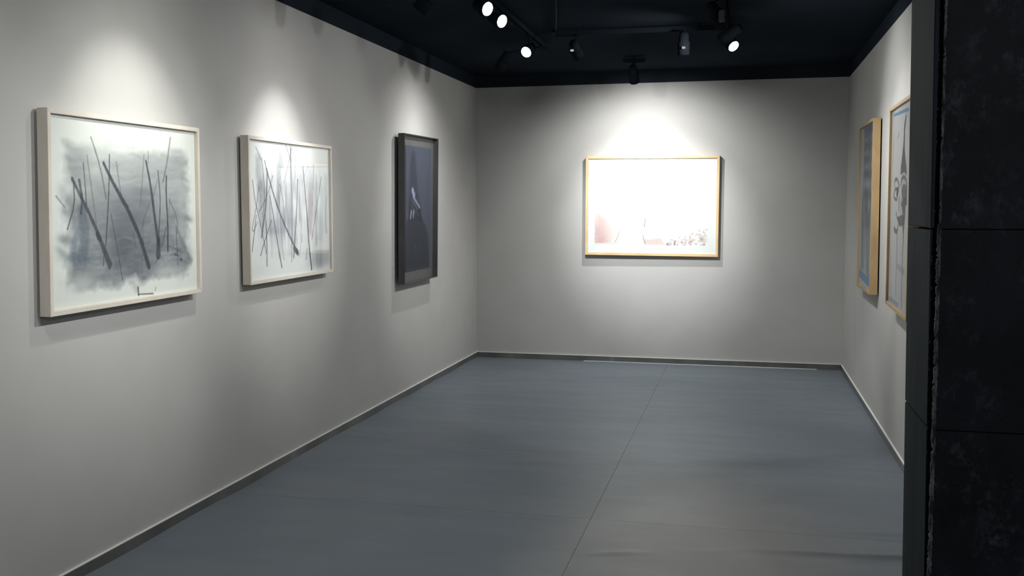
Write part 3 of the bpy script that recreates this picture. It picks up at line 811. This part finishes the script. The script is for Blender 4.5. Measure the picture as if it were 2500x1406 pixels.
# ------------------------------------------------------------------ framed pictures
def frame_on_wall(name, label, cat, origin, ux, wx, corners, t, gap, rim, rail_m, art_m, recess=0.008, glass=True,
                  art_q=None, art_recess=None, back_m=None, vx=Vector((0, 0, 1)), paper_m=None, group=None):
    """corners: front outline TL, TR, BR, BL as (u, v) seen from the room; w points off the wall."""
    ux, wx, O = Vector(ux), Vector(wx), Vector(origin)
    C = [Vector((c[0], c[1])) for c in corners]
    cen = sum(C, Vector((0, 0))) / 4
    root = empty(name, O + ux * cen.x + vx * cen.y, label, cat, group)
    base = O + ux * cen.x + vx * cen.y
    def P(c, w):
        return ux * (c.x - cen.x) + vx * (c.y - cen.y) + wx * w
    def inset(k):
        out = []
        for i in range(4):
            a, b, c = C[i - 1], C[i], C[(i + 1) % 4]
            d1 = (a - b).normalized(); d2 = (c - b).normalized()
            out.append(b + (d1 + d2) * k)
        return out
    I = inset(rim)
    order = ['top_rail', 'side_rail', 'bottom_rail', 'side_rail']
    for i in range(4):
        j = (i + 1) % 4
        b = hexa([P(C[i], gap), P(C[j], gap), P(I[j], gap), P(I[i], gap),
                  P(C[i], t), P(C[j], t), P(I[j], t), P(I[i], t)], 0.0012)
        link(order[i], b, rail_m, root)
    ar = t - recess - 0.004 if art_recess is None else art_recess
    # backing board closing the frame
    J = inset(rim - 0.002)
    link('backing_board', hexa([P(q, gap + 0.004) for q in J] + [P(q, ar - 0.0035) for q in J]), back_m or M_back, root)
    A = [Vector(q) for q in art_q] if art_q else inset(rim + 0.0005)
    bm = bmesh.new()
    uvl = bm.loops.layers.uv.new('UVMap')
    N = 8
    G = []
    for r in range(N + 1):
        row = []
        for c in range(N + 1):
            s, q = c / N, r / N
            pt = (A[0] * (1 - s) + A[1] * s) * (1 - q) + (A[3] * (1 - s) + A[2] * s) * q
            row.append((bm.verts.new(P(pt, ar)), (s, 1 - q)))
        G.append(row)
    for r in range(N):
        for c in range(N):
            vs = [G[r + 1][c], G[r + 1][c + 1], G[r][c + 1], G[r][c]]
            f = bm.faces.new([v for v, _ in vs])
            for lp, (_, u) in zip(f.loops, vs):
                lp[uvl].uv = u
    ring = [G[0][0][0], G[0][N][0], G[N][N][0], G[N][0][0]]
    lo = [bm.verts.new(v.co - wx * 0.002) for v in ring]
    bm.faces.new(lo)
    link('picture_sheet', bm, art_m, root)
    if glass:
        g = inset(rim - 0.0015)
        link('glass_pane', hexa([P(q, t - recess) for q in g] + [P(q, t - recess + 0.002) for q in g]), M_glass, root)
    # two hanging cleats behind
    for s in (0.2, 0.8):
        c0 = C[0] * (1 - s) + C[1] * s + Vector((0, -0.06))
        q = [c0 + Vector(d) for d in ((-0.02, -0.02), (0.02, -0.02), (0.02, 0.02), (-0.02, 0.02))]
        link('hanging_cleat', hexa([P(k, 0.0) for k in q] + [P(k, gap + 0.003) for k in q]), M_greyclip, root)
    root.location = base
    return root

# left wall: u runs along +y (left to right as seen)
frame_on_wall('framed_drawing', 'large cream framed charcoal drawing of slanting trunks on grey wash, nearest on left wall', 'picture',
              (XL, 0, 0), (0, 1, 0), (1, 0, 0), [(3.422, 1.996), (4.543, 2.000), (4.532, 1.163), (3.395, 1.159)], 0.065, 0.014, 0.020, M_cream, MA1, recess=0.014)
frame_on_wall('framed_drawing', 'cream framed charcoal drawing of many thin crossing branches on white, middle of the left wall', 'picture',
              (XL, 0, 0), (0, 1, 0), (1, 0, 0), [(5.047, 2.001), (6.189, 2.007), (6.187, 1.162), (5.043, 1.160)], 0.065, 0.014, 0.020, M_cream, MA2, recess=0.012)
frame_on_wall('framed_painting', 'tall dark blue painting in a deep black tray frame, beside the back corner', 'picture',
              (XL, 0, 0), (0, 1, 0), (1, 0, 0), [(7.576, 2.194), (8.476, 2.207), (8.418, 0.973), (7.544, 0.972)], 0.090, 0.034, 0.007, M_steel, MA3,
              glass=False, art_q=[(7.712, 2.108), (8.384, 2.114), (8.335, 1.063), (7.682, 1.060)], art_recess=0.048, back_m=M_inner)
# back wall: u runs along +x
frame_on_wall('framed_print', 'pale washed out print in a light oak frame, alone on the back wall', 'picture',
              (0, D - 0.013, 0), (1, 0, 0), (0, -1, 0), [(-1.600, 2.112), (-0.264, 2.106), (-0.267, 1.101), (-1.603, 1.110)], 0.060, 0.012, 0.026, M_oak, MA4, recess=0.010)
# right wall: u runs along -y
def yx(q): return [(-a, b) for a, b in q]
frame_on_wall('framed_drawing', 'smoky grey drawing with a blue bar in an oak frame, farther on the right wall', 'picture',
              (XR + 0.009, 0, 0), (0, -1, 0), (-1, 0, 0), yx([(8.565, 2.251), (7.642, 2.245), (7.556, 0.958), (8.452, 0.956)]), 0.062, 0.008, 0.022, M_oak2, MA5, recess=0.010)
frame_on_wall('framed_drawing', 'oak framed line drawing of a face with a pointed hat, next to the black partition', 'picture',
              (XR + 0.015, 0, 0), (0, -1, 0), (-1, 0, 0), yx([(6.809, 2.232), (5.956, 2.233), (5.886, 0.950), (6.743, 0.973)]), 0.066, 0.008, 0.022, M_oak2, MA6, recess=0.010)

# ------------------------------------------------------------------ lighting tracks and lamps
ZT = 2.93
def track(name, label, p, q, drops):
    p, q = Vector(p), Vector(q)
    cen = (p + q) / 2
    root = empty(name, cen, label, 'lighting track', 'black lighting tracks under the ceiling')
    d = (q - p).normalized()
    n = Vector((-d.y, d.x, 0))
    def seg(off, w, z0, z1):
        a, b = p - cen + n * off, q - cen + n * off
        return hexa([a - n * w + Vector((0, 0, z0)), b - n * w + Vector((0, 0, z0)), b + n * w + Vector((0, 0, z0)), a + n * w + Vector((0, 0, z0)),
                     a - n * w + Vector((0, 0, z1)), b - n * w + Vector((0, 0, z1)), b + n * w + Vector((0, 0, z1)), a + n * w + Vector((0, 0, z1))])
    link('rail_top', seg(0, 0.017, 0.008, 0.018), M_track, root)
    link('rail_lip', seg(-0.013, 0.004, -0.016, 0.008), M_track, root)
    link('rail_lip', seg(0.013, 0.004, -0.016, 0.008), M_track, root)
    for t in drops:
        c = p.lerp(q, t) - cen
        link('ceiling_clip', box(c.x - 0.012, c.x + 0.012, c.y - 0.012, c.y + 0.012, 0.016, HC - ZT), M_track, root)
    return root
track('track_rail', 'black lighting track on the ceiling along the left wall, above the three lit lamps', (-1.57, 2.0, ZT), (-1.66, 8.20, ZT), (0.05, 0.35, 0.65, 0.95))
track('track_rail', 'black lighting track crossing the ceiling between the two long ones', (-1.46, 7.60, ZT), (-0.17, 7.60, ZT), (0.15, 0.85))
track('track_rail', 'black lighting track on the ceiling nearer the right wall, above the single lit lamp', (-0.165, 2.6, ZT), (-0.14, 7.80, ZT), (0.05, 0.35, 0.65, 0.95))
track('track_rail', 'short black lighting track on the ceiling close to the back wall', (-1.12, 9.12, ZT), (-0.92, 9.12, ZT), (0.5,))

# shared lamp meshes: can along +z (lens at z=0, body behind at -z)
def mesh_of(bm, m):
    me = bpy.data.meshes.new('lamp_mesh')
    bm.normal_update(); bm.to_mesh(me); bm.free()
    me.materials.append(m)
    return me
def can_mesh(rr, ln, hood):
    return lathe([(0.0, -ln), (rr * 0.62, -ln), (rr * 0.80, -ln * 0.86), (rr * 0.84, -ln * 0.45), (rr, -ln * 0.25), (rr, hood), (rr * 0.93, hood), (rr * 0.93, -0.006), (0.0, -0.008)])
ME_can = mesh_of(can_mesh(0.044, 0.11, 0.004), M_can)
ME_hood = mesh_of(can_mesh(0.044, 0.11, 0.055), M_can)
ME_lens = mesh_of(lathe([(0.0405, -0.004), (0.0400, 0.004), (0.036, 0.005), (0.027, 0.006), (0.014, 0.007), (0.0, 0.007)]), M_bulb)
ME_ring = mesh_of(lathe([(0.045, -0.034), (0.0475, -0.034), (0.0475, -0.024), (0.045, -0.024)]), M_can)

def lamp(key, trk, pos, tgt, watts, half, blend, colr, spill, label, face=None, lit_front=False, group='spot lamps on the tracks'):
    pos, tgt = Vector(pos), Vector(tgt)
    d = (tgt - pos).normalized()
    # point on the track above
    root = empty('track_lamp', (pos.x, pos.y, pos.z), label, 'lamp', group)
    fd = (Vector(face).normalized() if face else d)
    q = fd.to_track_quat('Z', 'Y').to_matrix().to_4x4()
    def add(nm, me, mm=None):
        o = bpy.data.objects.new(nm, me)
        COL.objects.link(o)
        o.parent = root
        o.matrix_local = mm if mm else q
        return o
    add('housing', ME_can if lit_front else ME_hood)
    add('lens', ME_lens)
    add('collar', ME_ring)
    # bracket: from the body middle straight up to the track, with adaptor
    mid = fd * -0.055
    up = ZT - 0.016 - pos.z
    hx = {'left': -1.58 - 0.08 * (pos.y - 2.6) / 5.15, 'right': -0.165 + 0.025 * (pos.y - 2.6) / 5.2}.get(trk, pos.x) - pos.x
    hy = {'cross': 7.60, 'far': 9.12}.get(trk, pos.y) - pos.y
    if trk in ('cross', 'far'):
        hx = mid.x * 1.0
    top = Vector((hx, hy if trk in ('cross', 'far') else mid.y, up))
    knee = Vector((mid.x, mid.y, up - 0.045))
    bm = tube(mid, knee, 0.006)
    tube(knee, top, 0.006, bm=bm)
    link('bracket', bm, M_can, root)
    link('adaptor', box(top.x - 0.014, top.x + 0.014, top.y - 0.03, top.y + 0.03, up - 0.012, up + 0.002), M_can, root)
    for nm, en, ha, bl in (('beam', watts, half, blend), ('spill',) + tuple(spill)):
        L = bpy.data.lights.new(nm, 'SPOT')
        L.energy = en
        L.spot_size = math.radians(2 * ha)
        L.spot_blend = bl
        L.shadow_soft_size = 0.03
        L.color = colr
        lo = bpy.data.objects.new(nm, L)
        COL.objects.link(lo)
        lo.parent = root
        lo.location = (fd * 0.07) if not lit_front else (fd * 0.03)
        dd = (tgt - (pos + lo.location)).normalized()
        lo.rotation_mode = 'QUATERNION'
        lo.rotation_quaternion = dd.to_track_quat('-Z', 'Y')
    return root

VL = {'a': 'black spot lamp on the left track aimed at the nearest charcoal drawing',
      'b': 'black spot lamp on the left track aimed at the drawing of crossing branches',
      'c': 'lit spot lamp on the left track, topmost of the three bright ones',
      'd': 'lit spot lamp on the left track, middle of the three bright ones',
      'e': 'lit spot lamp on the left track, lowest of the three bright ones',
      'f': 'dark lamp with a small pale glow on the cross track, left of its pair',
      'g': 'dark lamp with a small pale glow on the cross track, right of its pair',
      'h': 'single lit spot lamp on the right hand track, towards the back wall',
      'i': 'dark spot lamp with a grey bracket above the lit lamp on the right track',
      'j': 'black spot lamp on the right hand track turned to the branches drawing',
      'k': 'black spot lamp on the right hand track turned to the nearest drawing',
      'l': 'small black spot lamp close to the back wall above the oak framed print',
      'm': 'black spot lamp on the right hand track turned to the dark blue painting',
      'n': 'black spot lamp at the far end of the left track above the dark blue painting',
      'o': 'added unseen fill lamp at the near end of the left track, turned to the left wall',
      'p': 'added unseen fill lamp at the near end of the right hand track',
      'q': 'added unseen spot lamp on the right hand track pointing straight down, nearer one',
      'r': 'added unseen spot lamp on the right hand track pointing straight down, farther one'}
FACE = {'c': (0.84, -0.51, -0.38), 'd': (0.84, -0.51, -0.38), 'e': (-0.26, -0.91, -0.515), 'h': (0.516, -0.592, -0.614)}
for (k, trk, pos, tgt, w, half, bl, cl, sp) in LAMPS:
    r = lamp(k, trk, pos, tgt, w, half, bl, cl, sp, VL[k], FACE.get(k), k in FACE)
    if k in 'fg':
        # small lit vent at the back of the dark lamps
        d = (Vector(tgt) - Vector(pos)).normalized()
        link('vent', box(-0.013, 0.013, -0.012, -0.006, -0.010, 0.006, 0.002), M_glow, r, (0.0 - d.x * 0.11, -0.115 * max(d.y, 0.3) - 0.02, -0.01))
    if k == 'i':
        link('clamp', box(-0.02, 0.02, -0.075, -0.055, -0.04, 0.035, 0.006), M_greyclip, r, (0.02, 0, 0))

# fluorescent conduit-like cable runs on the ceiling
root = empty('ceiling_cable', (-1.30, 6.9, HC - 0.010), 'thin grey cable conduit running along the black ceiling to the cross track', 'cable')
M_cond = mat('grey_conduit', base=(0.018, 0.021, 0.024), rough=0.9, spec=0.1)
link('conduit', tube((-0.16, 0.72, 0.0), (0.42, -2.3, 0.0), 0.006), M_cond, root)
link('junction_box', box(-0.19, -0.13, 0.70, 0.76, -0.014, 0.008), M_cond, root)
# added unseen lamp behind the camera, brightens the partition front
for pos, tgt, w, half, bl, cl in HALL_FILL:
    root = empty('hall_fill_lamp', pos, 'added unseen fill lamp in the dark hall in front of the partition', 'lamp')
    link('shade', lathe([(0.0, 0.05), (0.05, 0.05), (0.12, 0.0), (0.115, 0.0), (0.05, 0.04), (0.0, 0.04)]), M_can, root)
    link('stem', tube((0, 0, 0.045), (0, 0, HC - pos[2]), 0.008), M_can, root)
    link('bulb', lathe([(0.0, 0.036), (0.03, 0.03), (0.04, 0.01), (0.03, -0.012), (0.0, -0.022)]), M_bulb, root)
    L = bpy.data.lights.new('beam', 'SPOT')
    L.energy = w; L.spot_size = math.radians(2 * half); L.spot_blend = bl; L.shadow_soft_size = 0.08; L.color = cl
    lo = bpy.data.objects.new('beam', L)
    COL.objects.link(lo)
    lo.parent = root
    lo.location = (0, 0, -0.05)
    lo.rotation_mode = 'QUATERNION'
    lo.rotation_quaternion = (Vector(tgt) - Vector(pos)).normalized().to_track_quat('-Z', 'Y')
